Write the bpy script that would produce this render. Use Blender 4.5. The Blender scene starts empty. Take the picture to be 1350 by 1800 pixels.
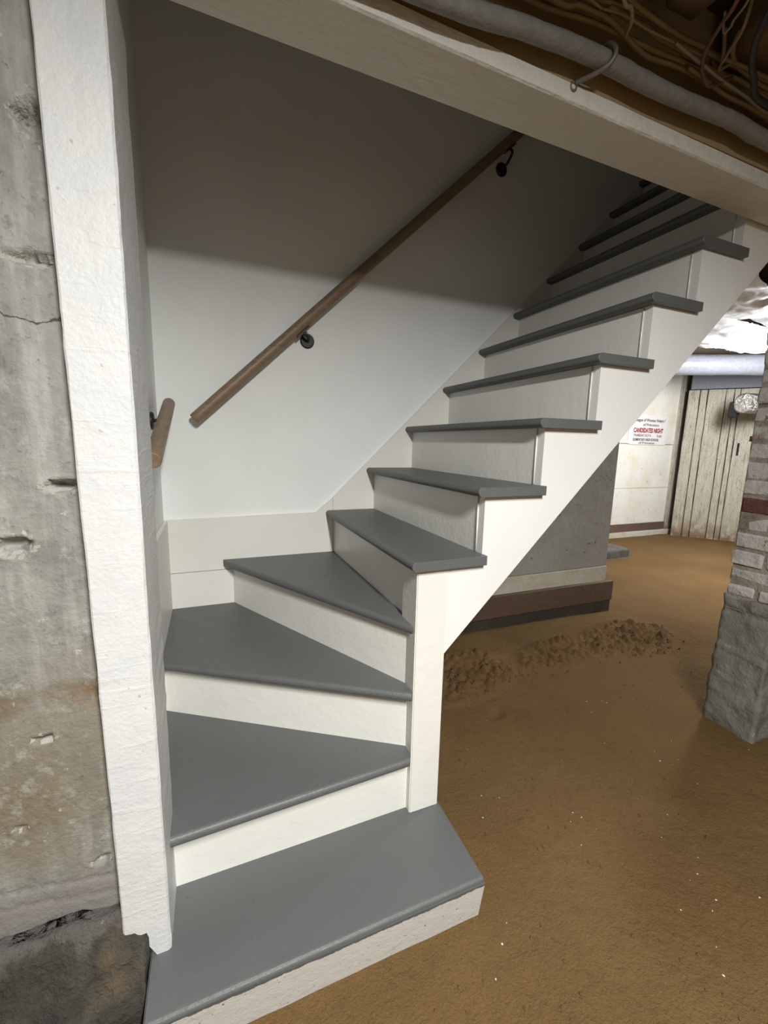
import bpy, bmesh, math, random
from mathutils import Vector, Matrix, noise
random.seed(7)
scene = bpy.context.scene
COL = scene.collection

# ------------------------------------------------------------------ camera
R0 = (0.3891, 0.1604, -0.0222)          # yaw, pitch down, roll
def cam_matrix(yaw, p, r, loc):
    f = Vector((math.sin(yaw)*math.cos(p), math.cos(yaw)*math.cos(p), -math.sin(p)))
    ri = Vector((math.cos(yaw), -math.sin(yaw), 0))
    dn = -ri.cross(f)
    c, s = math.cos(r), math.sin(r)
    x = c*ri + s*dn
    y = -(-s*ri + c*dn)
    M = Matrix(((x.x, y.x, -f.x, loc[0]), (x.y, y.y, -f.y, loc[1]), (x.z, y.z, -f.z, loc[2]), (0, 0, 0, 1)))
    return M
cd = bpy.data.cameras.new('camera')
cam = bpy.data.objects.new('camera', cd); COL.objects.link(cam)
cam.matrix_world = cam_matrix(*R0, (-0.0966, -0.9916, 1.2513))
cd.sensor_fit = 'VERTICAL'; cd.sensor_height = 36.0; cd.lens = 745.8/1800*36
cd.clip_start = 0.02
scene.camera = cam

# ------------------------------------------------------------------ world, lights, exposure
w = bpy.data.worlds.new('world'); scene.world = w; w.use_nodes = True
w.node_tree.nodes['Background'].inputs[0].default_value = (0.9, 0.85, 0.75, 1)
w.node_tree.nodes['Background'].inputs[1].default_value = 0.0
def lamp(kind, name, loc, energy, color, **k):
    l = bpy.data.lights.new(name, kind); l.energy = energy; l.color = color
    for a, v in k.items(): setattr(l, a, v)
    o = bpy.data.objects.new(name, l); COL.objects.link(o); o.location = loc
    return o
# strip light on the cellar ceiling above and behind the viewer, shining downwards
lamp('AREA', 'strip_light', (0.20, -1.90, 2.155), 140, (1.0, 1.0, 0.965), shape='RECTANGLE', size=0.10, size_y=1.00)
# bare bulb under the ceiling beyond the right edge of the photograph
lamp('POINT', 'bare_bulb', (4.75, 1.22, 2.04), 230, (0.97, 0.98, 1.0), shadow_soft_size=0.22)
vs = scene.view_settings
vs.view_transform = 'Standard'; vs.look = 'None'; vs.gamma = 1.0; vs.use_curve_mapping = False
vs.exposure = 0.0

# ------------------------------------------------------------------ helpers
def srgb(r, g, b):
    f = lambda c: (c/255/12.92) if c/255 <= .04045 else ((c/255+.055)/1.055)**2.4
    return (f(r), f(g), f(b), 1)

class NT:
    def __init__(s, name):
        s.m = bpy.data.materials.new(name); s.m.use_nodes = True
        s.t = s.m.node_tree; s.b = s.t.nodes['Principled BSDF']
        s.geo = s.t.nodes.new('ShaderNodeTexCoord')
        s.co = s.geo.outputs['Object']
    def n(s, t, **k):
        nd = s.t.nodes.new(t)
        for a, v in k.items(): setattr(nd, a, v)
        return nd
    def lk(s, a, b): s.t.links.new(a, b)
    def mapping(s, scale=(1,1,1), rot=(0,0,0), loc=(0,0,0)):
        m = s.n('ShaderNodeMapping'); m.inputs['Scale'].default_value = scale
        m.inputs['Rotation'].default_value = rot; m.inputs['Location'].default_value = loc
        s.lk(s.co, m.inputs[0]); return m.outputs[0]
    def noise(s, scale, detail=4, rough=.55, vec=None, dist=0):
        nd = s.n('ShaderNodeTexNoise'); nd.inputs['Scale'].default_value = scale
        nd.inputs['Detail'].default_value = detail; nd.inputs['Roughness'].default_value = rough
        nd.inputs['Distortion'].default_value = dist
        s.lk(vec or s.co, nd.inputs['Vector']); return nd.outputs['Fac']
    def voronoi(s, scale, vec=None, feature='F1'):
        nd = s.n('ShaderNodeTexVoronoi', feature=feature); nd.inputs['Scale'].default_value = scale
        s.lk(vec or s.co, nd.inputs['Vector']); return nd.outputs['Distance']
    def ramp(s, fac, stops, interp='LINEAR'):
        nd = s.n('ShaderNodeValToRGB'); cr = nd.color_ramp; cr.interpolation = interp
        while len(cr.elements) < len(stops): cr.elements.new(.5)
        for e, (p, c) in zip(cr.elements, stops):
            e.position = p; e.color = c if len(c) == 4 else (*c, 1)
        s.lk(fac, nd.inputs[0]); return nd.outputs[0]
    def mask(s, fac, a, b):
        nd = s.n('ShaderNodeMapRange'); nd.inputs[1].default_value = a; nd.inputs[2].default_value = b
        s.lk(fac, nd.inputs[0]); return nd.outputs[0]
    def mix(s, fac, a, b, mode='MIX'):
        nd = s.n('ShaderNodeMix', data_type='RGBA', blend_type=mode)
        for sock, v in ((nd.inputs[0], fac), (nd.inputs[6], a), (nd.inputs[7], b)):
            if hasattr(v, 'is_linked') or hasattr(v, 'links'): s.lk(v, sock)
            else: sock.default_value = v
        return nd.outputs[2]
    def math(s, op, a, b=0.0):
        nd = s.n('ShaderNodeMath', operation=op)
        for sock, v in ((nd.inputs[0], a), (nd.inputs[1], b)):
            if hasattr(v, 'links'): s.lk(v, sock)
            else: sock.default_value = v
        return nd.outputs[0]
    def xyz(s):
        nd = s.n('ShaderNodeSeparateXYZ'); s.lk(s.co, nd.inputs[0]); return nd.outputs
    def color(s, c):
        if hasattr(c, 'links'): s.lk(c, s.b.inputs['Base Color'])
        else: s.b.inputs['Base Color'].default_value = c
    def rough(s, v):
        if hasattr(v, 'links'): s.lk(v, s.b.inputs['Roughness'])
        else: s.b.inputs['Roughness'].default_value = v
    def bump(s, h, dist, strength=1.0):
        nd = s.n('ShaderNodeBump'); nd.inputs['Distance'].default_value = dist; nd.inputs['Strength'].default_value = strength
        s.lk(h, nd.inputs['Height'])
        if s.b.inputs['Normal'].is_linked: s.lk(s.b.inputs['Normal'].links[0].from_socket, nd.inputs['Normal'])
        s.lk(nd.outputs[0], s.b.inputs['Normal'])

def paint(name, col, rough=.4, specks=None, b1=(18, .004), b2=(160, .0006), streak=None):
    t = NT(name)
    base = t.mix(t.mask(t.noise(3, 3), .35, .7), col, tuple(c*.94 for c in col[:3])+(1,))
    if specks:
        base = t.mix(t.mask(t.noise(55, 2), .70, .74), base, specks)
    t.color(base); t.rough(rough)
    t.bump(t.noise(b1[0], 4), b1[1]); t.bump(t.noise(b2[0], 3), b2[1])
    if streak:
        t.bump(t.noise(streak[1], 3, vec=t.mapping(streak[0])), streak[2])
    return t.m

M = {}
M['white'] = paint('white_gloss_paint', (.79, .78, .73, 1), .34, b1=(9, .003), b2=(60, .0007))
M['stringer'] = paint('white_satin_paint', (.83, .825, .80, 1), .42, b1=(5, .002))
M['wall'] = paint('white_wall_paint', (.88, .895, .885, 1), .6, b1=(5, .002), b2=(220, .0005))
M['skirt'] = paint('cream_skirting_paint', (.81, .795, .745, 1), .42, b1=(9, .002))
M['slate'] = paint('slate_grey_paint', (.113, .1175, .116, 1), .5, specks=(.095, .10, .10, 1), b1=(14, .003), b2=(140, .0008))
M['beam'] = paint('white_rough_timber_paint', (.76, .75, .70, 1), .5, b1=(30, .006), streak=((1, 12, 12), 7, .003))

def mat_stepface():
    t = NT('white_step_face_with_grey_edge')
    z = t.math('ADD', t.xyz()[2], t.math('MULTIPLY', t.math('SUBTRACT', t.noise(30, 4, .7), .5), .02))
    c = t.mix(t.mask(t.noise(45, 3), .66, .72), (.60, .585, .55, 1), (.50, .48, .44, 1))
    c = t.mix(t.mask(t.noise(120, 2), .7, .72), c, (.2, .18, .15, 1))
    t.color(t.mix(t.mask(z, .1135, .1145), c, (.113, .1175, .116, 1))); t.rough(.45)
    t.bump(t.noise(28, 4), .002); t.bump(t.noise(140, 3), .0008)
    return t.m
M['stepface'] = mat_stepface()
def mat_post():
    t = NT('white_rough_sawn_paint')
    c = t.mix(t.mask(t.noise(60, 2), .72, .78), (.66, .665, .66, 1), (.40, .39, .37, 1))
    c = t.mix(t.mask(t.noise(9, 3, vec=t.mapping(loc=(3, 1, 2))), .45, .7), c, (.62, .63, .64, 1))
    t.color(c); t.rough(.5)
    t.bump(t.noise(110, 4, .7), .0014)
    t.bump(t.mask(t.noise(4, 3, .5, vec=t.mapping((1.5, 1.5, 15), rot=(0, .30, 0))), .56, .74), .0006)
    t.bump(t.noise(26, 3), .002)
    return t.m
M['post'] = mat_post()

def mat_concrete():
    t = NT('stained_concrete')
    z = t.xyz()[2]
    big = t.noise(2.2, 6, .6); mid = t.noise(9, 6, .65); fine = t.noise(70, 5, .7)
    streak = t.noise(3, 5, .6, vec=t.mapping((9, 9, 1.1)))
    c = t.ramp(mid, [(.3, (.19, .185, .165)), (.5, (.26, .255, .23)), (.72, (.345, .338, .308))])
    c = t.mix(t.mask(streak, .45, .75), c, (.45, .44, .41, 1))
    c = t.mix(t.mask(t.noise(5, 5, vec=t.mapping(loc=(5, 2, 9))), .58, .8), c, (.17, .163, .148, 1))
    low = t.mask(z, .95, .55)
    c = t.mix(t.math('MULTIPLY', low, t.mask(big, .42, .62)), c, (.20, .165, .11, 1))
    rust = t.math('MULTIPLY', t.mask(t.math('ABSOLUTE', t.math('SUBTRACT', z, .745)), .045, .01), t.mask(t.noise(6, 4), .42, .6))
    c = t.mix(rust, c, (.17, .105, .05, 1))
    c = t.mix(t.mask(fine, .60, .75), c, (.11, .107, .098, 1))
    c = t.mix(t.mask(t.noise(26, 5, .7, vec=t.mapping(loc=(3, 9, 2))), .55, .75), c, (.40, .39, .36, 1))
    c = t.mix(t.mask(t.noise(16, 5, .7, vec=t.mapping(loc=(7, 9, 5))), .60, .74), c, (.13, .125, .112, 1))
    c = t.mix(t.mask(t.noise(40, 3, vec=t.mapping(loc=(1, 7, 3))), .70, .76), c, (.52, .50, .45, 1))
    c = t.mix(t.mask(z, .40, .30), c, (.22, .205, .19, 1))
    zb = t.math('ADD', z, t.math('MULTIPLY', t.math('SUBTRACT', t.noise(14, 5, .7), .5), .14))
    c = t.mix(t.mask(zb, .262, .238), c, (.06, .054, .046, 1))
    t.color(c); t.rough(.85)
    t.bump(mid, .006); t.bump(fine, .003)
    cr = t.n('ShaderNodeTexVoronoi', feature='DISTANCE_TO_EDGE'); cr.inputs['Scale'].default_value = 2.3
    wv = t.n('ShaderNodeVectorMath', operation='ADD'); t.lk(t.co, wv.inputs[0])
    nn = t.n('ShaderNodeTexNoise'); nn.inputs['Scale'].default_value = 5; nn.inputs['Detail'].default_value = 6; t.lk(t.co, nn.inputs['Vector'])
    sc = t.n('ShaderNodeVectorMath', operation='SCALE'); sc.inputs['Scale'].default_value = .25; t.lk(nn.outputs['Color'], sc.inputs[0]); t.lk(sc.outputs[0], wv.inputs[1]); t.lk(wv.outputs[0], cr.inputs['Vector'])
    k = t.math('MULTIPLY', t.mask(cr.outputs['Distance'], .006, .001), t.mask(t.noise(1.7, 3, vec=t.mapping(loc=(6, 1, 4))), .5, .56))
    t.color(t.mix(k, c, (.06, .055, .05, 1)))
    return t.m
M['concrete'] = mat_concrete()

def mat_footing():
    t = NT('damp_footing_stone')
    a = t.noise(8, 6, .7); b = t.noise(40, 5, .7)
    c = t.ramp(a, [(.3, (.018, .016, .013)), (.5, (.042, .038, .03)), (.75, (.095, .088, .072))])
    zz = t.math('ADD', t.xyz()[2], t.math('MULTIPLY', t.math('SUBTRACT', t.noise(12, 5, .7), .5), .16))
    c = t.mix(t.mask(zz, .215, .235), c, (.095, .088, .08, 1))
    c = t.mix(t.mask(b, .68, .78), c, (.28, .27, .25, 1))
    c = t.mix(t.mask(t.noise(5, 4, vec=t.mapping(loc=(4, 4, 4))), .6, .75), c, (.11, .08, .05, 1))
    t.color(c); t.rough(.8); t.bump(a, .02); t.bump(b, .008)
    return t.m
M['footing'] = mat_footing()
M['chip'] = paint('broken_concrete_edge', (.40, .385, .345, 1), .9, specks=(.16, .15, .13, 1), b1=(60, .006), b2=(200, .002))

def mat_dirt():
    t = NT('packed_brown_earth')
    a = t.noise(1.6, 6, .6); b = t.noise(25, 6, .7); f = t.noise(160, 4, .7)
    c = t.ramp(a, [(.3, (.128, .073, .028)), (.5, (.154, .091, .036)), (.7, (.178, .108, .044))])
    c = t.mix(t.mask(b, .55, .8), c, (.115, .066, .026, 1))
    c = t.mix(t.mask(f, .55, .8), c, (.22, .138, .06, 1))
    t.color(c); t.rough(.95); t.b.inputs['Specular IOR Level'].default_value = .15
    t.bump(b, .011); t.bump(f, .004)
    return t.m
M['dirt'] = mat_dirt()

def mat_plaster(name, base, dark, yellow, dots=.7, k=1.0):
    t = NT(name)
    a = t.noise(3*k, 5, .6); b = t.noise(28*k, 4, .65)
    c = t.mix(t.mask(a, .45, .72), base, yellow)
    c = t.mix(t.mask(b, dots, dots+.05), c, dark)
    c = t.mix(t.mask(t.noise(7*k, 5, .7, vec=t.mapping(loc=(8, 3, 1))), .6, .8), c, tuple(x*.72 for x in base[:3])+(1,))
    t.color(c); t.rough(.7); t.bump(t.noise(12*k, 5), .008); t.bump(b, .003)
    return t.m
M['plaster'] = mat_plaster('grey_old_plaster', (.40, .385, .355, 1), (.06, .055, .05, 1), (.35, .335, .30, 1), .66)
M['palestrip'] = mat_plaster('pale_flaking_strip', (.62, .59, .50, 1), (.12, .09, .06, 1), (.50, .42, .27, 1), .68)
M['whitewash'] = mat_plaster('whitewashed_panel', (.80, .78, .71, 1), (.10, .09, .08, 1), (.72, .66, .50, 1), .66)
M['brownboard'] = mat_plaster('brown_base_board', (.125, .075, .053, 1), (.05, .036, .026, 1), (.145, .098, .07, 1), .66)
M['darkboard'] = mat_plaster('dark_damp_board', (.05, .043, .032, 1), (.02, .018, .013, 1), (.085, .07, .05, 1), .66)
M['slab'] = mat_plaster('dark_worn_stone', (.075, .07, .065, 1), (.02, .02, .02, 1), (.14, .13, .115, 1), .58, 2)

def mat_door():
    t = NT('flaking_white_planks')
    g = t.noise(4, 6, .7, vec=t.mapping((14, 14, 1.2)))
    f = t.noise(30, 5, .75, vec=t.mapping((3, 3, 1)))
    c = t.ramp(g, [(.3, (.20, .17, .12)), (.43, (.40, .37, .29)), (.7, (.54, .51, .42))])
    c = t.mix(t.mask(f, .57, .64), c, (.17, .135, .09, 1))
    c = t.mix(t.mask(t.noise(55, 2), .70, .73), c, (.03, .025, .02, 1))
    z = t.xyz()[2]
    c = t.mix(t.math('MULTIPLY', t.mask(z, .32, .03), t.mask(t.noise(9, 4), .35, .55)), c, (.20, .125, .06, 1))
    t.color(c); t.rough(.75); t.bump(g, .006); t.bump(f, .004)
    return t.m
M['door'] = mat_door()

def mat_brick(name, c0, c1, flake):
    t = NT(name)
    a = t.noise(14, 5, .65); b = t.noise(60, 4, .7)
    c = t.mix(t.mask(a, .4, .65), c0, c1)
    c = t.mix(t.mask(t.noise(20, 5, .7, vec=t.mapping(loc=(2, 5, 7))), .62, .67), c, flake)
    t.color(c); t.rough(.85); t.bump(a, .012); t.bump(b, .004)
    return t.m
M['brick_white'] = mat_brick('whitewashed_brick', (.49, .465, .435, 1), (.38, .355, .325, 1), (.19, .11, .08, 1))
M['brick_chip'] = mat_brick('chipped_whitewashed_brick', (.48, .45, .42, 1), (.20, .10, .07, 1), (.14, .08, .06, 1))
M['brick_red'] = mat_brick('bare_red_brick', (.13, .05, .035, 1), (.10, .042, .03, 1), (.2, .12, .1, 1))
M['mortar'] = mat_brick('crumbling_mortar', (.30, .265, .225, 1), (.17, .135, .11, 1), (.36, .34, .30, 1))
M['render'] = mat_brick('grey_cement_render', (.20, .19, .165, 1), (.155, .145, .12, 1), (.27, .26, .23, 1))

def mat_wood(name, a, b, ax=0, sc=1.0, rough=.45):
    t = NT(name)
    s = [30*sc]*3; s[ax] = 1.5*sc
    g = t.noise(1.5, 6, .65, vec=t.mapping(tuple(s)), dist=.4)
    t.color(t.ramp(g, [(.3, a), (.7, b)])); t.rough(rough); t.bump(g, .0015)
    return t.m
M['oak'] = mat_wood('oiled_oak', srgb(118, 97, 77)[:3], srgb(148, 125, 102)[:3], 0)
M['oak_side'] = mat_wood('oiled_oak_lengthwise', srgb(118, 97, 77)[:3], srgb(148, 125, 102)[:3], 1)
M['tanwood'] = mat_wood('bare_tan_timber', (.34, .25, .14), (.44, .34, .20), 0, .5, .8)
M['darkwood'] = mat_wood('dark_old_joist_timber', (.045, .03, .016), (.085, .058, .03), 1, .5, .85)
M['tanjoist'] = mat_wood('pale_old_joist_timber', (.17, .12, .065), (.24, .17, .095), 1, .5, .85)
def plain(name, c, r=.5, metal=0, bump=None):
    t = NT(name); v = t.noise(40, 3)
    t.color(t.mix(t.mask(v, .35, .7), c, tuple(x*.82 for x in c[:3])+(1,))); t.rough(r)
    t.b.inputs['Metallic'].default_value = metal
    if bump: t.bump(t.noise(bump[0], 4, .6), bump[1])
    return t.m
M['black'] = plain('black_metal', (.028, .028, .026, 1), .45, .3)
M['pipe'] = plain('grey_wrapped_pipe', (.27, .265, .255, 1), .85, 0, (60, .004))
M['hook'] = plain('dull_steel', (.26, .24, .21, 1), .5, .4)
M['cable_tan'] = plain('tan_cable_sheath', (.26, .19, .095, 1), .5)
M['cable_pale'] = plain('pale_cable_sheath', (.33, .28, .20, 1), .5)
M['cable_red'] = plain('dark_red_cable_sheath', (.16, .065, .04, 1), .5)
M['cable_black'] = plain('black_cable_sheath', (.03, .026, .022, 1), .5)
M['plastic'] = plain('white_plastic_sheet', (.80, .81, .83, 1), .35, 0, (9, .004))
M['duct'] = plain('grey_wrapped_duct', (.20, .21, .235, 1), .3, 0, (14, .004))
M['foil'] = plain('crinkled_foil', (.62, .60, .56, 1), .2, .85, (30, .05))
M['header'] = plain('grey_painted_header', (.20, .21, .235, 1), .6)
M['paper'] = plain('white_poster_paper', (.86, .85, .82, 1), .6)
M['ink_red'] = plain('red_ink', (.36, .03, .03, 1), .6)
M['ink_black'] = plain('faded_ink', (.13, .08, .09, 1), .6)
M['hole'] = plain('recess_shade', (.012, .011, .01, 1), .9)  # near-black stand-in for the shade inside holes and gaps
M['flake'] = plain('pale_flake', (.72, .70, .64, 1), .7)
M['roomwall'] = mat_plaster('dim_cellar_wall', (.34, .32, .28, 1), (.1, .09, .08, 1), (.28, .25, .2, 1), .72)
M['caulk'] = plain('white_caulk', (.82, .81, .77, 1), .22)

def link(name, me, mat=None, parent=None, smooth=False, **props):
    o = bpy.data.objects.new(name, me); COL.objects.link(o)
    if mat: me.materials.append(M[mat])
    if parent: o.parent = parent
    if smooth:
        for p in me.polygons: p.use_smooth = True
    for k, v in props.items(): o[k] = v
    return o
def empty(name, label=None, cat=None, group=None, kind=None):
    o = bpy.data.objects.new(name, None); COL.objects.link(o); o.empty_display_size = .05
    tag(o, label, cat, group, kind); return o
def tag(o, label=None, cat=None, group=None, kind=None):
    for k, v in (('label', label), ('category', cat), ('group', group), ('kind', kind)):
        if v: o[k] = v
    return o
def place(root, loc):            # move an Empty to the base of its thing, keeping the parts where they are
    root.location = loc
    for c in root.children: c.matrix_parent_inverse = Matrix.Translation(loc).inverted()

def mesh_from(bm, name='mesh'):
    bmesh.ops.recalc_face_normals(bm, faces=bm.faces)
    me = bpy.data.meshes.new(name); bm.to_mesh(me); bm.free(); return me
def bm_box(bm, lo, hi):
    v = [bm.verts.new((x, y, z)) for x in (lo[0], hi[0]) for y in (lo[1], hi[1]) for z in (lo[2], hi[2])]
    for f in ((0,1,3,2), (4,6,7,5), (0,4,5,1), (2,3,7,6), (0,2,6,4), (1,5,7,3)):
        bm.faces.new([v[i] for i in f])
    return v
def box(name, lo, hi, mat, parent=None, bevel=0, seg=2, **props):
    bm = bmesh.new(); bm_box(bm, lo, hi)
    if bevel: bmesh.ops.bevel(bm, geom=bm.edges[:], offset=bevel, segments=seg, affect='EDGES', clamp_overlap=True)
    return link(name, mesh_from(bm, name), mat, parent, **props)
def bm_prism(bm, poly, a, b, axis):
    """extrude a 2D polygon between a and b on the axis ('x','y','z')"""
    def P(p, t): return {'y': (p[0], t, p[1]), 'z': (p[0], p[1], t), 'x': (t, p[0], p[1])}[axis]
    A = [bm.verts.new(P(p, a)) for p in poly]; B = [bm.verts.new(P(p, b)) for p in poly]
    n = len(poly)
    bm.faces.new(A); bm.faces.new(B[::-1])
    for i in range(n): bm.faces.new((A[i], B[i], B[(i+1) % n], A[(i+1) % n]))
    return A, B
def prism(name, poly, a, b, axis, mat, parent=None, bevel=0, **props):
    bm = bmesh.new(); bm_prism(bm, poly, a, b, axis)
    if bevel: bmesh.ops.bevel(bm, geom=bm.edges[:], offset=bevel, segments=2, affect='EDGES', clamp_overlap=True)
    return link(name, mesh_from(bm, name), mat, parent, **props)
def catmull(pts, n):
    pts = [Vector(p) for p in pts]; out = []
    for i in range(len(pts)-1):
        p0 = pts[max(i-1, 0)]; p1 = pts[i]; p2 = pts[i+1]; p3 = pts[min(i+2, len(pts)-1)]
        for k in range(n):
            t = k/n
            out.append(.5*((2*p1)+(p2-p0)*t+(2*p0-5*p1+4*p2-p3)*t*t+(3*p1-p0-3*p2+p3)*t**3))
    out.append(pts[-1]); return out
def bm_tube(bm, pts, r, seg=10, rf=None):
    rings = []; up = None
    for i, p in enumerate(pts):
        p = Vector(p)
        d = (Vector(pts[min(i+1, len(pts)-1)])-Vector(pts[max(i-1, 0)])).normalized()
        if up is None: up = d.orthogonal().normalized()
        up = (up-d*up.dot(d)).normalized(); s = d.cross(up)
        ring = []
        for k in range(seg):
            a = 2*math.pi*k/seg
            rr = (rf(i, a) if rf else 1)*r
            ring.append(bm.verts.new(p+(up*math.cos(a)+s*math.sin(a))*rr))
        rings.append(ring)
    for A, B in zip(rings, rings[1:]):
        for k in range(seg): bm.faces.new((A[k], A[(k+1) % seg], B[(k+1) % seg], B[k]))
    bm.faces.new(rings[0][::-1]); bm.faces.new(rings[-1])
def tube(name, pts, r, mat, parent=None, seg=12, rf=None, **props):
    bm = bmesh.new(); bm_tube(bm, pts, r, seg, rf)
    me = mesh_from(bm, name)
    o = link(name, me, mat, parent, **props)
    for p in me.polygons: p.use_smooth = len(p.vertices) == 4
    return o
def nz(p, s, o=4): return noise.fractal(Vector(p)*s, 1.0, 2.0, o)
def rough_block(name, lo, hi, step, amp, scale, mat, parent=None, fn=None, smooth=True, **props):
    """a box whose six faces are gridded and pushed about by noise"""
    bm = bmesh.new(); bm_box(bm, lo, hi)
    for ax in range(3):
        n = int((hi[ax]-lo[ax])/step)
        for k in range(1, n+1):
            no = [0, 0, 0]; no[ax] = 1; co = [0, 0, 0]; co[ax] = lo[ax]+(hi[ax]-lo[ax])*k/(n+1)
            bmesh.ops.bisect_plane(bm, geom=bm.verts[:]+bm.edges[:]+bm.faces[:], plane_co=co, plane_no=no)
    bm.normal_update()
    new = {}
    for v in bm.verts:
        d = v.normal*nz(v.co, scale)*amp
        p = v.co+d
        if fn: p = fn(p)
        new[v] = p
    for v, p in new.items(): v.co = p
    return link(name, mesh_from(bm, name), mat, parent, smooth=smooth, **props)

# ------------------------------------------------------------------ floor
def floor_height(x, y):
    h = .006*nz((x, y, 0), 1.3, 3)+.0025*nz((x, y, 3), 9, 3)
    # disturbed earth in front of the lower wall
    def blob(cx, cy, ax, ay, rot=0):
        c, s = math.cos(rot), math.sin(rot); dx, dy = x-cx, y-cy
        u, v = (c*dx+s*dy)/ax, (-s*dx+c*dy)/ay
        return max(0.0, 1-u*u-v*v)
    lump = abs(nz((x, y, 8), 20, 5))
    b = blob(2.45, .86, .42, .22, .15)
    h += .038*min(1, 1.8*b)*(.35+lump*1.5)
    b = blob(1.85, .84, .42, .16, .12)
    h += .031*min(1, 2*b)*(.35+lump*1.4)
    b = blob(1.10, .84, .42, .24, .1)
    h += .035*min(1, 2*b)*(.3+lump*1.6)
    h += .018*min(1, 2*blob(1.7, 1.12, 1.2, .25))
    b = blob(1.12, .50, .06, .035, .6)
    h -= .014*b
    return h
def frange(a, b, s):
    n = max(1, round((b-a)/s)); return [a+(b-a)*i/n for i in range(n)]
xs = frange(-3, -.4, .3)+frange(-.4, 3.3, .0125)+frange(3.3, 9.0, .08)+[9.0]
ys = frange(-4.5, -1.2, .3)+frange(-1.2, 1.3, .0125)+frange(1.3, 3.4, .05)+[3.4]
vv = [(x, y, floor_height(x, y)) for y in ys for x in xs]
nx = len(xs)
ff = [(j*nx+i, j*nx+i+1, (j+1)*nx+i+1, (j+1)*nx+i) for j in range(len(ys)-1) for i in range(nx-1)]
me = bpy.data.meshes.new('floor'); me.from_pydata(vv, [], ff)
floor = link('floor', me, 'dirt', smooth=True, kind='structure')

# ------------------------------------------------------------------ stair constants
RISE, RUN, X5 = .2, .1995, .3965
def ztop(k): return .135+RISE*(k-1)
TH = .028
WL, WB = -.285, .95            # plaster faces of the left and back wall of the stairwell
SL, SB = -.270, .932           # skirting faces
YS = .025                      # face of the open stringer

# ------------------------------------------------------------------ walls
# back wall of the stairwell; its lower edge follows the underside of the flight
prism('wall_back', [(WL-.05, 0), (.50, 0), (.50, .52), (2.95, 2.97), (2.95, 3.9), (WL-.05, 3.9)], WB, WB+.05, 'y', 'wall', kind='structure')
box('wall_left', (WL-.05, -.02, 0), (WL, WB, 3.9), 'wall', kind='structure')
box('ceiling_stairwell', (WL-.05, -.1, 3.9), (3.0, 1.0, 3.95), 'wall', kind='structure')
box('wall_stairhead', (2.95, -.1, 2.36), (3.0, 1.0, 3.9), 'wall', kind='structure')
box('wall_stairwell_front', (WL-.05, -.085, 2.36), (2.95, -.012, 3.9), 'wall', kind='structure')
# skirting of the back wall
zk = .925
sk = empty('baseboard_back', kind='structure')
prism('board', [(WL, .12), (.43, .12), (.43, .690), (WL, .688)], SB, WB-.001, 'y', 'skirt', sk, bevel=.0012)
prism('board', [(WL, .6905), (.43, .6925), (.43, .99), (.352, zk), (WL, zk-.008)], SB, WB-.001, 'y', 'skirt', sk, bevel=.0012)
prism('board', [(.4312, .12), (.56, .52), (2.9, 2.86), (2.9, 3.40), (.4312, .9925)], SB, WB-.001, 'y', 'skirt', sk, bevel=.0012)
sk = empty('baseboard_left', kind='structure')
box('board', (WL+.001, -.02, .12), (SL, SB, zk-.008), 'skirt', sk, bevel=.0012)

# ------------------------------------------------------------------ staircase
stair = empty('staircase', 'white winder staircase with slate grey treads and open white stringer', 'staircase')
def round_tread(name, x0, x1, y0, y1, z1, z0, parent):
    r = (z1-z0)/2; prof = []
    for i in range(13):
        a = math.pi/2+math.pi*i/12
        prof.append((x0+r+r*math.cos(a), z0+r+r*math.sin(a)))
    prof += [(x1, z0), (x1, z1)]
    bm = bmesh.new(); A, B = bm_prism(bm, prof, y0, y1, 'y')
    ed = [e for f in bm.faces if len(f.verts) > 4 for e in f.edges]
    bmesh.ops.bevel(bm, geom=list(set(ed)), offset=.0012, segments=1, affect='EDGES')
    me = mesh_from(bm, name)
    o = link(name, me, 'slate', parent)
    return o
for k in range(5, 16):
    x = X5+RUN*(k-5)
    round_tread('tread', x, x+.2416, 0.0, SB, ztop(k), ztop(k)-TH, stair)
    if k > 5:
        xr = x+.04
        box('riser', (xr, .0565, ztop(k-1)), (xr+.018, SB, ztop(k)-TH), 'white', stair)
        if 6 <= k <= 11:
            tube('caulk_bead', [(xr-.001, .0565, ztop(k-1)+.003), (xr-.001, .0565, ztop(k)-TH-.003)], .0026, 'caulk', stair, 6)

def winder(poly, nose, z1, parent, th=TH):
    """poly in plan; nose = index of the edge poly[i]-poly[i+1] that is rounded"""
    bm = bmesh.new(); A, B = bm_prism(bm, poly, z1-th, z1, 'z')
    i, j = nose, (nose+1) % len(poly)
    ed = [e for e in bm.edges if set(e.verts) in ({A[i], A[j]}, {B[i], B[j]})]
    bmesh.ops.bevel(bm, geom=ed, offset=th*.47, segments=5, affect='EDGES', profile=.5)
    return link('tread', mesh_from(bm, 'tread'), 'slate', parent)
def wall_riser(p, q, z0, z1, parent, t=.018):
    d = (Vector(q)-Vector(p)).normalized(); n = Vector((-d.y, d.x))*t
    poly = [p, q, (q[0]+n.x, q[1]+n.y), (p[0]+n.x, p[1]+n.y)]
    return prism('riser', poly, z0, z1, 'z', 'white', parent)
NX0, NX1, NY0, NY1 = .424, .522, .022, .118       # newel
# bottom step: grey slab over a rough white face
winder([(-.258, -.232), (.522, -.226), (.528, .06), (.50, .13), (-.24, .13), (-.258, -.07)], 0, ztop(1), stair, .0215)
bm = bmesh.new(); bm_prism(bm, [(-.262, -.2), (.524, -.2), (.526, .05), (.5, .12), (-.262, .12)], -.03, ztop(1)-.012, 'z')
for v in bm.verts:
    if v.co.y < -.1: v.co.y = -.2305 if v.co.z > .05 else -.206
link('riser', mesh_from(bm), 'stepface', stair)
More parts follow.
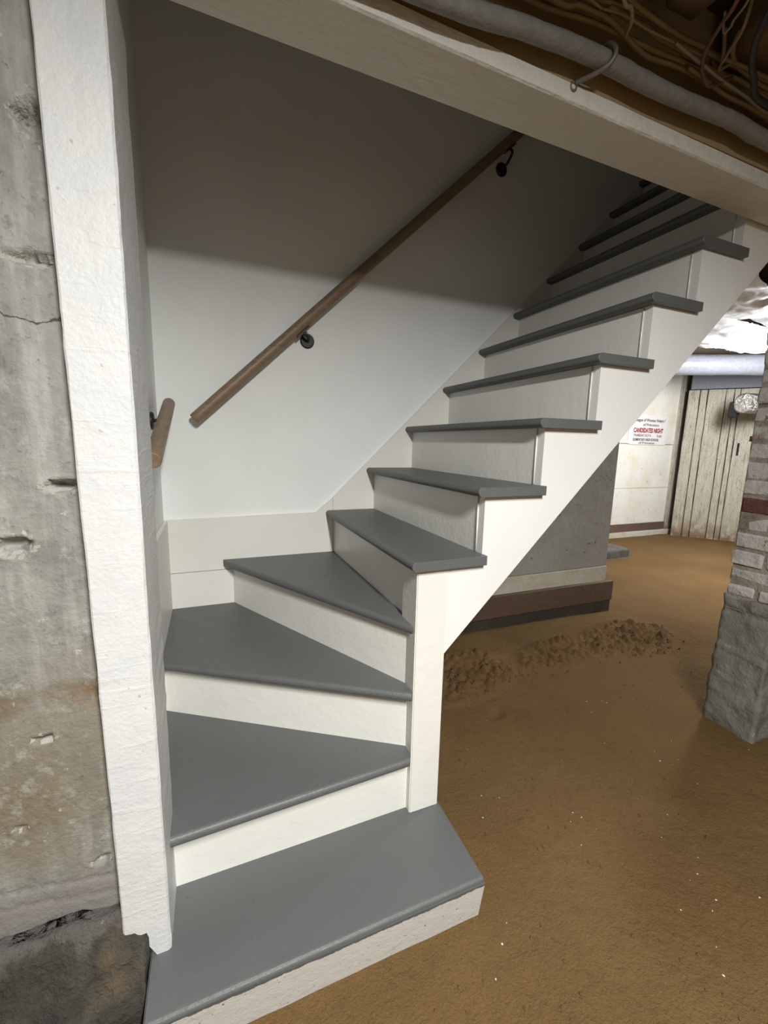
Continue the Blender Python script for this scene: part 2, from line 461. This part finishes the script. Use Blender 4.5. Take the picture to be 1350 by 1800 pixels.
# winders
winder([(-.256, -.031), (.412, .004), (.424, .05), (.424, .10), (-.27, .56), (-.27, .05)], 0, ztop(2), stair)
wall_riser((-.25, .036), (.424, .046), ztop(1), ztop(2)-TH, stair)
winder([(SL, .452), (.418, .017), (.424, .06), (.424, .12), (.02, SB), (SL, SB)], 0, ztop(3), stair)
wall_riser((SL, .505), (.424, .063), ztop(2), ztop(3)-TH, stair)
winder([(-.062, SB), (-.045, .880), (.420, .034), (.428, .075), (.46, .12), (.46, SB)], 1, ztop(4), stair)
wall_riser((-.022, SB), (.424, .080), ztop(3), ztop(4)-TH, stair)
box('riser', (X5+.04, .10, ztop(4)), (X5+.058, SB, ztop(5)-TH), 'white', stair)
box('newel_post', (NX0, NY0, ztop(1)-.002), (NX1, NY1, ztop(5)-TH), 'white', stair, bevel=.003)
# open stringer with sawtooth top
bm = bmesh.new()
low = lambda x: .640+(x-NX1)*1.012
cols = [(NX1, X5+RUN+.04, ztop(5)-TH)]+[(X5+RUN*(k-5)+.04, X5+RUN*(k-4)+.04, ztop(k)-TH) for k in range(6, 12)]
loop = [(NX1, low(NX1))]+[(b, low(b)) for a, b, t in cols]+[p for a, b, t in cols[::-1] for p in ((b, t), (a, t))]
for yy in (YS, YS+.03):
    for a, b, t in cols:
        bm.faces.new([bm.verts.new((x, yy, z)) for x, z in ((a, low(a)), (b, low(b)), (b, t), (a, t))])
n = len(loop)
for i in range(n):
    p, q = loop[i], loop[(i+1) % n]
    bm.faces.new([bm.verts.new(v) for v in ((p[0], YS, p[1]), (q[0], YS, q[1]), (q[0], YS+.03, q[1]), (p[0], YS+.03, p[1]))])
bmesh.ops.remove_doubles(bm, verts=bm.verts[:], dist=1e-5)
link('stringer', mesh_from(bm), 'stringer', stair)
place(stair, (.13, .1, 0))

# ------------------------------------------------------------------ post and beam
def post_mesh():
    bm = bmesh.new()
    n = 60; rings = []
    for i in range(n+1):
        z = .13+(2.03-.13)*i/n
        t = (z-.13)/1.9
        xl = -.306-.012*t; xr = -.2185; y0 = -.105; y1 = .055+.055*min(1, t*1.6)
        ring = []
        for (x, y) in ((xl, y0), (xl+.003, y0-.002), (xl+.026, y0-.002), (xl+.047, y0-.002), (xl+.060, y0-.002), (xr-.004, y0-.002), (xr, y0+.002), (xr, y0+.05), (xr, y1-.006), (xr-.006, y1), (xl, y1)):
            jx = .0016*nz((x*40, y*40, z), 14, 3); jy = .0007*nz((x*40+9, y*40, z), 12, 3)
            ring.append(bm.verts.new((x+jx, y+jy, z)))
        rings.append(ring)
    m = len(rings[0])
    for A, B in zip(rings, rings[1:]):
        for k in range(m): bm.faces.new((A[k], A[(k+1) % m], B[(k+1) % m], B[k]))
    bm.faces.new(rings[0][::-1]); bm.faces.new(rings[-1])
    # the left part of the foot is cut away over the stone footing
    for v in bm.verts:
        if v.co.z < .26:
            cut = .203 if v.co.x < -.270 else (.195 if v.co.x < -.2535 else (.118 if v.co.x < -.24 else .1355))
            if v.co.z < cut: v.co.z = cut
    bmesh.ops.remove_doubles(bm, verts=bm.verts[:], dist=1e-5)
    return mesh_from(bm, 'post')
tag(link('timber_post', post_mesh(), 'post'), 'rough sawn timber post painted white standing beside the concrete wall', 'post')

def beam_mesh():
    bm = bmesh.new(); rings = []
    n = 110
    for i in range(n+1):
        x = -.9+4.2*i/n
        s = .010*(x-.5)
        ring = []
        for q, (y, z) in enumerate(((-.128, 2.062), (-.124, 2.032), (-.119, 2.029), (-.06, 2.029), (0.0, 2.029), (.004, 2.033), (.004, 2.062))):
            j = .0022*nz((x, q*3.1, 1), 10, 3)
            ring.append(bm.verts.new((x, y+s+j, z+j*.6)))
        rings.append(ring)
    m = 7
    for A, B in zip(rings, rings[1:]):
        for k in range(m): bm.faces.new((A[k], A[(k+1) % m], B[(k+1) % m], B[k]))
    bm.faces.new(rings[0][::-1]); bm.faces.new(rings[-1])
    return mesh_from(bm, 'beam')
tag(link('timber_beam', beam_mesh(), 'beam'), 'white painted beam across the top of the stair opening', 'beam')
tag(box('header_board', (-.9, -.122, 2.064), (3.3, -.09, 2.36), 'tanwood'), 'bare tan board on edge above the white beam', 'board')

# ------------------------------------------------------------------ concrete wall and footing at left
PITS = [(-.338, 1.752, .030, .026, .05), (-.352, 1.543, .045, .011, .03), (-.345, 1.163, .035, .012, .035), (-.43, 1.055, .03, .018, .03),
        (-.419, .67, .02, .007, .03), (-.47, .487, .016, .004, .014), (-.345, .365, .02, .008, .02), (-.33, 1.775, .02, .008, .04)]
def conc_y(x, z):
    y = -.058+.004*nz((x, 0, z), 3, 4)+.0015*nz((x, 5, z), 18, 4)
    for (px, pz, a, b, d) in PITS:
        u = (x-px)/a+.35*nz((x, 1, z), 45, 3); v = (z-pz)/b+.35*nz((x, 2, z), 45, 3)
        q = u*u+v*v
        if q < 1: y += d*(1-q)**.6
        elif q < 2.2: y -= .003*(2.2-q)
    # hairline ledges near the foot
    for (zz, sl, am) in ((.352, -.16, .004), (.315, -.17, .003)):
        d = z-(zz+sl*(x+.5))-.006*nz((x, 7, 0), 9, 3)
        if -.012 < d < 0: y += am*(1+d/.012)
    return y
gx = frange(-3.0, -.75, .15)+frange(-.75, -.285, .005)+[-.285]
gz = frange(.10, 2.1, .006)+[2.1, 2.4]
vv = [(x, conc_y(x, z), z) for z in gz for x in gx]
n0 = len(vv); nx = len(gx); nzr = len(gz)
ff = [(j*nx+i, j*nx+i+1, (j+1)*nx+i+1, (j+1)*nx+i) for j in range(nzr-1) for i in range(nx-1)]
vv += [(-3, .06, .10), (-.285, .06, .10), (-.285, .06, 2.4), (-3, .06, 2.4)]
ff += [(n0, n0+3, n0+2, n0+1)]
me = bpy.data.meshes.new('wall_concrete'); me.from_pydata(vv, [], ff)
wc = link('wall_concrete', me, 'concrete', smooth=True, kind='structure')
me.materials.append(M['chip'])
for p in me.polygons:
    c = p.center
    for (px, pz, a, b, d) in PITS:
        if abs(c.x-px) < 2*a and abs(c.z-pz) < 3*b:
            u = (c.x-px)/a+.6*nz((c.x, 3, c.z), 60, 3); v = (c.z-pz)/b+.6*nz((c.x, 4, c.z), 60, 3)
            if .6 < u*u+v*v < 1.45: p.material_index = 1
def foot_fn(p):
    x, y, z = p
    if z > .1: 
        y += .080*max(0, min(1, (z-.10)/.15))*(1 if y < -.08 else 0)
    if x > -.275: z = min(z, .20)
    return Vector((x, y, z))
tag(rough_block('wall_footing', (-1.6, -.165, -.04), (-.264, .03, .25), .011, .012, 14, 'footing', fn=foot_fn, kind='structure'))

# ------------------------------------------------------------------ handrails
def disc(bm, c, n, r, t, seg=24):
    n = Vector(n).normalized(); c = Vector(c)
    bm_tube(bm, [c, c+n*t*.55, c+n*t], r, seg, rf=lambda i, a: (1, 1, .86)[i])
def bracket(parent, wallpt, n, railpt, d):
    """wall rose, bent arm and saddle plate under the rail"""
    n = Vector(n); wp = Vector(wallpt); rp = Vector(railpt)
    bm = bmesh.new(); disc(bm, wp, n, .031, .010)
    br = empty('bracket'); br.parent = parent
    o = link('rose', mesh_from(bm), 'black', br, smooth=False)
    a0 = wp+n*.008; a1 = wp+n*.045+Vector((0, 0, .004));     d = Vector(d).normalized(); s = d.cross(Vector((0, 0, 1))).normalized(); u = s.cross(d)
    a2 = rp-u*.046; a3 = rp-u*.026
    tube('arm', catmull([a0, a1, a2, a3], 6), .0062, 'black', br, 10)
    bm = bmesh.new(); v = bm_box(bm, (-.036, -.010, -.0025), (.036, .010, .0025))
    c = rp-u*.0255
    for q in v: q.co = c+d*q.co.x+s*q.co.y+u*q.co.z
    link('saddle', mesh_from(bm), 'black', br)
def handrail(name, p, q, r, label, brs, wood='oak'):
    t = empty(name, label, 'handrail')
    p, q = Vector(p), Vector(q); d = (q-p).normalized()
    n = max(4, int((q-p).length/.03))
    bm = bmesh.new()
    pts = [p+d*.0]+[p+d*.003]+[p.lerp(q, i/n) for i in range(1, n)]+[q-d*.003, q]
    bm_tube(bm, pts, r, 28, rf=lambda i, a: .9 if i in (0, len(pts)-1) else 1)
    rl = link('rail', mesh_from(bm), wood, t)
    for f in rl.data.polygons: f.use_smooth = len(f.vertices) == 4
    for (w_, n_, r_) in brs: bracket(t, w_, n_, r_, d)
    return t
p, q = Vector((-.150, .893, 1.329)), Vector((1.45, .893, 2.840))
def onrail(x): return p.lerp(q, (x-p.x)/(q.x-p.x))
handrail('handrail', p, q, .0225, 'long oak handrail sloping up the white back wall on black brackets', [
    ((.317, WB, 1.685), (0, -1, 0), onrail(.272)), ((1.278, WB, 2.583), (0, -1, 0), onrail(1.265))])
p2, q2 = Vector((-.236, .27, 1.193)), Vector((-.236, .89, 1.386))
handrail('handrail', p2, q2, .0215, 'short oak handrail on the left wall just behind the white post', [
    ((WL, .735, 1.312), (1, 0, 0), p2.lerp(q2, .76))], 'oak_side')

# ------------------------------------------------------------------ wall under the stairs
wr = empty('wall_under_stairs', kind='structure')
prism('plaster', [(WL, .365), (2.69, .365), (2.692, 2.36), (WL, 2.36)], 1.28, 1.5, 'y', 'plaster', wr, bevel=.004)
box('pale_strip', (WL, 1.274, .245), (2.69, 1.5, .362), 'palestrip', wr, bevel=.003)
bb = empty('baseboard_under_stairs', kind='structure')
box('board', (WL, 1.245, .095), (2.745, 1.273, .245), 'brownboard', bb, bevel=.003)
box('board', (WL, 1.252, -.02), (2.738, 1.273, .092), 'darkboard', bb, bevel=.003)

# ------------------------------------------------------------------ far wall, sign, door
fw = empty('wall_far', kind='structure')
YF = 3.26
box('panel', (2.7, YF-.008, 1.325), (6.215, YF+.1, 2.36), 'whitewash', fw, bevel=.003)
box('panel', (2.7, YF, .697), (6.215, YF+.1, 1.318), 'whitewash', fw, bevel=.003)
box('panel', (2.7, YF, .178), (6.215, YF+.1, .693), 'whitewash', fw, bevel=.003)
box('wall_return', (2.5, 1.5, 0), (2.69, YF, 2.36), 'plaster', kind='structure')
bf = empty('baseboard_far', kind='structure')
box('board', (2.7, YF-.022, .070), (6.205, YF-.001, .180), 'brownboard', bf, bevel=.002)
box('board', (2.7, YF-.06, -.02), (6.43, YF-.001, .068), 'palestrip', bf, bevel=.006)
A0 = Vector((6.272, 3.027, 0)); U = Vector((.409, -.504, 0)).normalized(); N = Vector((-.504, -.409, 0)).normalized()
jb = empty('trim_1', kind='structure')
def obox(name, s0, s1, n0, n1, z0, z1, mat, parent, bevel=.003, **props):
    bm = bmesh.new(); v = bm_box(bm, (s0, n0, z0), (s1, n1, z1))
    if bevel: bmesh.ops.bevel(bm, geom=bm.edges[:], offset=bevel, segments=1, affect='EDGES')
    for q in bm.verts: q.co = A0+U*q.co.x+N*q.co.y+Vector((0, 0, q.co.z))
    return link(name, mesh_from(bm), mat, parent, **props)
box('jamb', (6.21, YF-.035, .068), (6.37, YF+.06, 2.36), 'door', jb, bevel=.004)
door = empty('door_1', kind='structure')
edges = [-.125, .012, .10, .30, .392, .455, .652, .745, .86, 1.06]
for i, (a, b) in enumerate(zip(edges, edges[1:])):
    j = random.uniform(-.006, .006)
    bm = bmesh.new()
    g = .0045
    nz_ = 14
    rings = []
    for k in range(nz_+1):
        z = -.05+2.13*k/nz_
        w0 = a+g+.004*nz((a, 0, z), 5, 2); w1 = b-g+.004*nz((b, 3, z), 5, 2)
        rings.append([bm.verts.new(A0+U*s+N*n_+Vector((0, 0, z))) for s, n_ in ((w0, -.02+j), (w1, -.02+j), (w1, .016+j), (w1-.004, .02+j), (w0+.004, .02+j), (w0, .016+j))])
    for P_, Q_ in zip(rings, rings[1:]):
        for k in range(6): bm.faces.new((P_[k], P_[(k+1) % 6], Q_[(k+1) % 6], Q_[k]))
    bm.faces.new(rings[0][::-1]); bm.faces.new(rings[-1])
    link('plank', mesh_from(bm), 'door', door)
obox('latch_hole', .62, .69, .021, .030, 1.385, 1.455, 'hole', door, .002)  # flat dark square painted as the shaded hole behind the latch
obox('latch', .643, .663, .030, .042, 1.41, 1.44, 'hook', door, .002)
obox('cut_mark', .50, .525, .021, .0235, 1.19, 1.36, 'hole', door, .001)
obox('wall_angled', -.10, 3.0, -.12, -.025, 0, 2.36, 'hole', None, 0, kind='structure')  # backing coloured near-black, so the shade in the door gaps is painted
obox('trim_2', -.10, 3.0, -.024, .05, 2.09, 2.36, 'header', None, 0, kind='structure')
# poster with hand lettering
sign = empty('poster', 'white hand-lettered notice with red heading pinned on the far whitewashed wall', 'poster')
box('sheet', (5.29, YF-.0125, 1.312), (6.02, YF-.0085, 1.72), 'paper', sign)
box('sheet', (5.25, YF-.0135, 1.322), (5.335, YF-.0126, 1.50), 'paper', sign)
def text(body, x, z, size, width, mat, bold=0.0, slope=-.05):
    cu = bpy.data.curves.new('lettering', 'FONT'); cu.body = body; cu.size = size; cu.extrude = .0006; cu.offset = bold
    o = bpy.data.objects.new('t', cu); COL.objects.link(o)
    dg = bpy.context.evaluated_depsgraph_get(); me = bpy.data.meshes.new_from_object(o.evaluated_get(dg))
    bpy.data.objects.remove(o)
    xmax = max(v.co.x for v in me.vertices); xmin = min(v.co.x for v in me.vertices); s = width/(xmax-xmin)
    for v in me.vertices:
        xx, yy, zz = v.co
        v.co = (x+(xx-xmin)*s, YF-.0138-zz, z+yy)
    me.materials.clear()
    return link('lettering', me, mat, sign)
text('League of Women Voters !', 5.36, 1.632, .058, .60, 'ink_black', .0012)
text('of Princeton', 5.52, 1.572, .050, .32, 'ink_black', .0008)
text('CANDIDATES NIGHT', 5.345, 1.482, .085, .60, 'ink_red', .0035)
text('THURSDAY OCT 4 :', 5.35, 1.425, .048, .36, 'ink_black', .0010)
text('7:30', 5.82, 1.422, .044, .10, 'ink_black', .0008)
text('ELEMENTARY HIGH SCHOOL', 5.35, 1.366, .050, .52, 'ink_black', .0016)
text('of Princeton', 5.47, 1.325, .040, .32, 'ink_black', .0008)
place(sign, (5.6, YF, 1.32))

# ------------------------------------------------------------------ brick pier
pier = empty('brick_pier', 'whitewashed brick pier with a grey rendered base and one bare red brick', 'pier')
PX, PY0, PY1, PXE = 2.045, -.052, .124, 2.44
def base_fn(p):
    x, y, z = p
    t = max(0, min(1, z/.62))
    if x < 2.2: x += .012*t
    if y > .03: y -= .008*t
    # cracked ledges in the render
    l = .010*max(0, 1-abs((z-.36-.12*(y))/.012))-.012*max(0, 1-abs((z-.545)/.02))
    if x < 2.2: x -= l
    return Vector((x, y, z))
rough_block('rendered_base', (PX-.012, PY0-.012, -.03), (PXE+.02, PY1+.012, .61), .013, .012, 11, 'render', pier, fn=base_fn)
box('core', (PX+.006, PY0+.006, .55), (PXE-.006, PY1-.006, 2.15), 'mortar', pier)
def brick(lo, hi, mat):
    bm = bmesh.new(); bm_box(bm, lo, hi)
    bmesh.ops.bevel(bm, geom=bm.edges[:], offset=.008, segments=1, affect='EDGES')
    sx, sy, sz = [random.uniform(-.004, .004) for _ in range(3)]
    for v in bm.verts:
        v.co += Vector((sx, sy*.5, sz*.4))+Vector([random.uniform(-.0035, .0035) for _ in range(3)])
    link('brick', mesh_from(bm), mat, pier)
z = .618; ci = 0
while z < 2.09:
    h = .066 if ci else .05
    z1 = z+h; g = .011
    red = (abs(z-1.0) < .04)
    mt = lambda: 'brick_red' if red else random.choice(['brick_white']*5+['brick_chip'])
    off = .004*math.sin(ci*2.1)
    if ci % 2 == 1 or red:        # stretcher on the narrow face
        brick((PX+off, PY0, z), (PX+.095, PY1, z1), mt())
        x = PX+.095+g
        while x < PXE-.05:
            x2 = min(x+.19, PXE)
            brick((x, PY0, z), (x2, PY0+.085, z1), 'brick_white'); brick((x, PY1-.08, z), (x2, PY1, z1), 'brick_white')
            x = x2+g
    else:                  # two header ends
        ym = PY0+.062+random.uniform(-.01, .01)
        x = PX+off
        while x < PXE-.05:
            x2 = min(x+.19, PXE)
            brick((x, PY0, z), (x2, ym, z1), mt()); brick((x, ym+g, z), (x2, PY1, z1), mt())
            x = x2+g
    z = z1+g; ci += 1
place(pier, (2.24, .036, 0))

# ------------------------------------------------------------------ dark slab on the floor by the far wall
tag(rough_block('stone_slab', (3.9, 2.40, -.03), (4.42, 2.86, .095), .03, .008, 6, 'slab'), 'dark worn stone slab on the earth floor below the far white wall', 'slab')

# ------------------------------------------------------------------ overhead: pipe, hook, joists, cables
pp = [(-.9, -.165, 2.04), (0, -.165, 2.055), (.363, -.165, 2.066), (.524, -.165, 2.083), (.727, -.165, 2.094), (.938, -.165, 2.090), (1.2, -.165, 2.099), (1.347, -.166, 2.092), (1.9, -.165, 2.10), (3.2, -.165, 2.11)]
pts = catmull(pp, 14)
tag(tube('wrapped_pipe', pts, .0180, 'pipe', None, 18, rf=lambda i, a: 1+.07*nz((i*.6, math.cos(a), math.sin(a)), .8, 3)), 'grey cloth-wrapped pipe running along above the white beam', 'pipe')
hk = [(.742, -.126, 2.124), (.738, -.15, 2.124), (.742, -.176, 2.119), (.748, -.190, 2.098), (.742, -.184, 2.077), (.728, -.165, 2.068), (.712, -.140, 2.066), (.703, -.127, 2.065)]
hkp = catmull(hk, 8)
hook = empty('pipe_hook', 'thin steel hook strap holding the grey wrapped pipe', 'hook')
tube('strap', hkp, .0052, 'hook', hook, 8)
ring = [Vector((.699, -.1245, 2.058))+Vector((math.cos(a)*.008, 0, math.sin(a)*.008)) for a in [i*2*math.pi/16 for i in range(17)]]
tube('eye', ring, .003, 'hook', hook, 8)
place(hook, (.72, -.13, 2.06))

def joist(x0, x1, y0, y1, z0, z1, mat, label, group=None):
    o = rough_block('ceiling_joist', (x0, y0, z0), (x1, y1, z1), .05, .008, 5, mat)
    tag(o, label, 'joist', group)
joist(.865, .945, -4.3, -.205, 2.205, 2.345, 'tanjoist', 'pale rough joist over the cable bundle, nearest the wrapped pipe hook')
joist(1.135, 1.30, -4.3, -.165, 2.212, 2.345, 'tanjoist', 'pale wide joist at top right behind the thick black cable')
joist(.42, .52, -4.3, -.13, 2.205, 2.345, 'darkwood', 'dark old joist at the far left above the cables')
joist(1.50, 1.62, -4.3, -.13, 2.19, 2.345, 'darkwood', 'dark old joist at the right end of the cable bundle')
box('ceiling', (-3, -4.5, 2.35), (9, -.085, 2.42), 'darkwood', kind='structure')
box('ceiling_far', (2.95, -.085, 2.35), (9, 3.4, 2.42), 'darkwood', kind='structure')
box('ceiling_rear', (-.335, 1.0, 2.35), (2.95, 3.4, 2.42), 'darkwood', kind='structure')

TANL = 'tan cable of the loose bundle strung along above the grey wrapped pipe'
def cable(pts, r, mat, label=TANL, group='tan cables bundled above the wrapped pipe'):
    tag(tube('electrical_cable', catmull(pts, 6), r, mat, None, 8), label, 'cable', group)
def run(a, mid, b): return [a]+mid+[b]
cable(run((-.6, -.18, 2.17), [(.2, -.2, 2.165), (.678, -.181, 2.165), (.722, -.191, 2.165), (.782, -.19, 2.165), (.829, -.191, 2.165), (.878, -.186, 2.165), (.958, -.186, 2.165), (1.022, -.181, 2.165)], (1.6, -.20, 2.17)), .0058, 'cable_tan')
cable(run((-.6, -.16, 2.16), [(.3, -.15, 2.15), (.548, -.151, 2.15), (.614, -.156, 2.15), (.688, -.166, 2.15), (.757, -.170, 2.15), (.829, -.172, 2.15), (.89, -.174, 2.15), (.971, -.18, 2.15), (1.04, -.175, 2.15)], (1.6, -.18, 2.16)), .0055, 'cable_tan')
cable(run((-.6, -.20, 2.165), [(.3, -.19, 2.155), (.59, -.17, 2.15), (.648, -.181, 2.152), (.727, -.183, 2.152), (.788, -.176, 2.145), (.827, -.171, 2.14), (.881, -.166, 2.14), (.944, -.175, 2.14), (1.004, -.178, 2.14), (1.043, -.175, 2.14)], (1.6, -.16, 2.14)), .0055, 'cable_tan')
cable(run((-.6, -.19, 2.18), [(.3, -.19, 2.175), (.657, -.186, 2.172), (.712, -.192, 2.172), (.765, -.197, 2.175), (.85, -.199, 2.178), (1.0, -.197, 2.178)], (1.6, -.21, 2.18)), .0052, 'cable_tan')
cable([(.5, -.21, 2.17), (.668, -.197, 2.152), (.705, -.19, 2.158), (.752, -.195, 2.160), (.831, -.198, 2.155), (.882, -.197, 2.158), (1.0, -.20, 2.16)], .0026, 'cable_pale', 'thin pale cable threaded between the tan cables', None)
cable([(.45, -.24, 2.18), (.75, -.214, 2.17), (.804, -.209, 2.17), (.867, -.205, 2.17), (.937, -.203, 2.17), (1.004, -.207, 2.17), (1.066, -.203, 2.17), (1.5, -.22, 2.18)], .005, 'cable_tan')
cable([(.64, -.27, 2.19), (.701, -.243, 2.13), (.727, -.238, 2.13), (.754, -.218, 2.13), (.769, -.192, 2.13)], .0036, 'cable_pale', 'loose cable end curling down in a loop from the bundle', None)
cable([(.87, -.40, 2.19), (.892, -.339, 2.12), (.916, -.298, 2.12), (.949, -.248, 2.12), (.981, -.22, 2.12), (1.012, -.203, 2.12), (1.05, -.195, 2.115), (1.12, -.20, 2.15)], .0042, 'cable_red', 'dark red cable crossing in front of the tan cables', None)
cable([(.93, -.36, 2.19), (.946, -.325, 2.15), (.965, -.289, 2.15), (.975, -.278, 2.15), (.976, -.263, 2.15), (.962, -.27, 2.18)], .0026, 'cable_pale', 'thin pale wire hooked below the joists right of the red cable', None)
cable([(.96, -.33, 2.19), (.988, -.297, 2.14), (1.021, -.252, 2.14), (1.053, -.211, 2.14), (1.10, -.21, 2.17)], .0036, 'cable_tan', 'single tan cable slanting down right of the red cable', None)
cable([(.95, -.40, 2.18), (.979, -.346, 2.12), (1.015, -.31, 2.12), (1.065, -.275, 2.12), (1.127, -.246, 2.12), (1.228, -.213, 2.12), (1.5, -.22, 2.14)], .0072, 'cable_black', 'thick black cable hanging at the top right corner', None)
cable([(.9, -.21, 2.145), (1.024, -.205, 2.135), (1.095, -.198, 2.135), (1.2, -.188, 2.14), (1.306, -.178, 2.14), (1.5, -.18, 2.15)], .0036, 'cable_pale', 'pale cable running straight right from under the red cable', None)
cable([(.98, -.188, 2.138), (1.041, -.186, 2.133), (1.099, -.180, 2.133), (1.148, -.176, 2.133), (1.226, -.176, 2.135), (1.335, -.172, 2.137), (1.6, -.175, 2.14)], .0055, 'cable_tan')
cable([(1.06, -.186, 2.18), (1.098, -.183, 2.16), (1.137, -.193, 2.16), (1.213, -.192, 2.16), (1.295, -.19, 2.16), (1.6, -.2, 2.17)], .005, 'cable_tan')
cable([(1.05, -.25, 2.19), (1.064, -.23, 2.17), (1.112, -.210, 2.17), (1.186, -.203, 2.17), (1.286, -.2, 2.17), (1.6, -.22, 2.18)], .005, 'cable_tan')
cable([(1.02, -.235, 2.195), (1.045, -.222, 2.165), (1.055, -.213, 2.16), (1.1, -.215, 2.165), (1.3, -.22, 2.17)], .004, 'cable_tan')

# ------------------------------------------------------------------ beyond the stair: sheeting, duct, foil pipe
def sheet(name, x0, x1, y0, y1, z, amp, sc, mat, seed, label, cat, sag=0, tear=.06):
    nxx, nyy = 60, 44; bm = bmesh.new(); top = []; bot = []
    for j in range(nyy+1):
        for i in range(nxx+1):
            u, v = i/nxx, j/nyy
            x = x0+(x1-x0)*u; y = y0+(y1-y0)*v
            if v in (0, 1): y += tear*nz((x, seed, v), 5, 4)
            if u in (0, 1): x += tear*nz((y, seed, u), 5, 4)
            h = z+amp*nz((x, y, seed), sc, 5)-sag*math.sin(math.pi*u)*math.sin(math.pi*v)
            top.append(bm.verts.new((x, y, h+.003))); bot.append(bm.verts.new((x, y, h)))
    k = nxx+1
    for j in range(nyy):
        for i in range(nxx):
            a = j*k+i
            bm.faces.new((top[a], top[a+1], top[a+k+1], top[a+k])); bm.faces.new((bot[a], bot[a+k], bot[a+k+1], bot[a+1]))
    tag(link(name, mesh_from(bm), mat, smooth=True), label, cat)
sheet('plastic_sheet', 2.9, 4.9, .70, 1.22, 2.27, .05, 3, 'plastic', 1, 'crumpled white sheet under the ceiling, nearest the stair stringer', 'sheet', .02)
sheet('plastic_sheet', 3.1, 5.2, 1.26, 1.98, 2.275, .06, 2.4, 'plastic', 5, 'sagging white sheet under the ceiling, hanging just in front of the grey duct', 'sheet', .03)
D0 = Vector((4.35, 2.80, 2.22)); D1 = Vector((6.6, 1.55, 2.22))
dpts = [D0.lerp(D1, i/40) for i in range(41)]
tag(tube('ceiling_duct', dpts, .115, 'duct', None, 28, rf=lambda i, a: 1+.03*nz((i*.4, math.cos(a)*2, math.sin(a)*2), 1.2, 3)), 'wide grey wrapped duct crossing below the bright ceiling', 'duct')
foil = empty('foil_pipe', 'foil-wrapped pipe end in front of the plank door beside the pier', 'pipe')
F0 = Vector((5.92, 2.30, 1.83)); F1 = Vector((6.75, 2.06, 1.83))
tube('foil_wrap', [F0.lerp(F1, i/50) for i in range(51)], .118, 'foil', foil, 26, rf=lambda i, a: (1 if i else .75)*(1+.05*nz((i*.9, math.cos(a)*3, math.sin(a)*3), 1.5, 3)))
tube('wire', catmull([(6.06, 2.12, 1.95), (6.10, 2.11, 1.88), (6.17, 2.09, 1.78), (6.26, 2.06, 1.74), (6.36, 2.06, 1.80)], 6), .006, 'black', foil, 6)
box('gap_shade_box', (5.97, 2.36, 1.66), (6.03, 2.46, 1.86), 'hole', foil, .01)  # dark box added as the shade of the black gap beside the foil

# ------------------------------------------------------------------ the rest of the cellar, out of view
box('wall_east', (8.9, -4.5, 0), (9.0, 3.4, 2.36), 'roomwall', kind='structure')
box('wall_south', (-3, -4.6, 0), (9, -4.5, 2.36), 'roomwall', kind='structure')
box('wall_west', (-3.1, -4.5, 0), (-3.0, .06, 2.36), 'roomwall', kind='structure')
box('wall_north', (6.2, YF+.1, 0), (9, YF+.2, 2.36), 'roomwall', kind='structure')

# ------------------------------------------------------------------ clods and flakes on the earth
def scatter(name, n, area, rr, mat, label, cat, flat=1.0):
    bm = bmesh.new()
    for _ in range(n):
        x, y = area()
        r = random.uniform(*rr)
        res = bmesh.ops.create_icosphere(bm, subdivisions=1, radius=r)
        rx = random.uniform(0, 6.28); c, s = math.cos(rx), math.sin(rx)
        sx, sy = random.uniform(.7, 1.5), random.uniform(.6, 1)
        z = floor_height(x, y)
        for v in res['verts']:
            a, b, h = v.co.x*sx, v.co.y*sy, v.co.z*flat
            j = 1+random.uniform(-.2, .2)
            v.co = (x+(a*c-b*s)*j, y+(a*s+b*c)*j, z+r*flat*.5+h*j)
    tag(link(name, mesh_from(bm), mat), label, cat, kind='stuff')
def area_mound():
    if random.random() < .5:
        return (random.gauss(2.45, .13), random.uniform(.62, .95))
    if random.random() < .6: return (random.gauss(1.05, .15), random.uniform(.56, .9))
    return (random.uniform(1.3, 2.3), random.uniform(.64, .84))
scatter('earth_clods', 260, area_mound, (.002, .006), 'dirt', 'small clods of dug earth along the foot of the lower wall', 'earth')
def area_floor():
    while True:
        x, y = random.uniform(.3, 2.6), random.uniform(-.7, .48)
        if not (x < .56 and y > -.25) and not (x > 1.98 and -.1 < y < .16): return x, y
scatter('paint_flakes', 70, area_floor, (.0012, .0032), 'flake', 'tiny pale flakes scattered on the brown earth floor', 'flakes', .4)
scatter('earth_crumbs', 260, area_floor, (.0025, .006), 'dirt', 'loose crumbs of earth scattered over the brown floor', 'earth', .6)
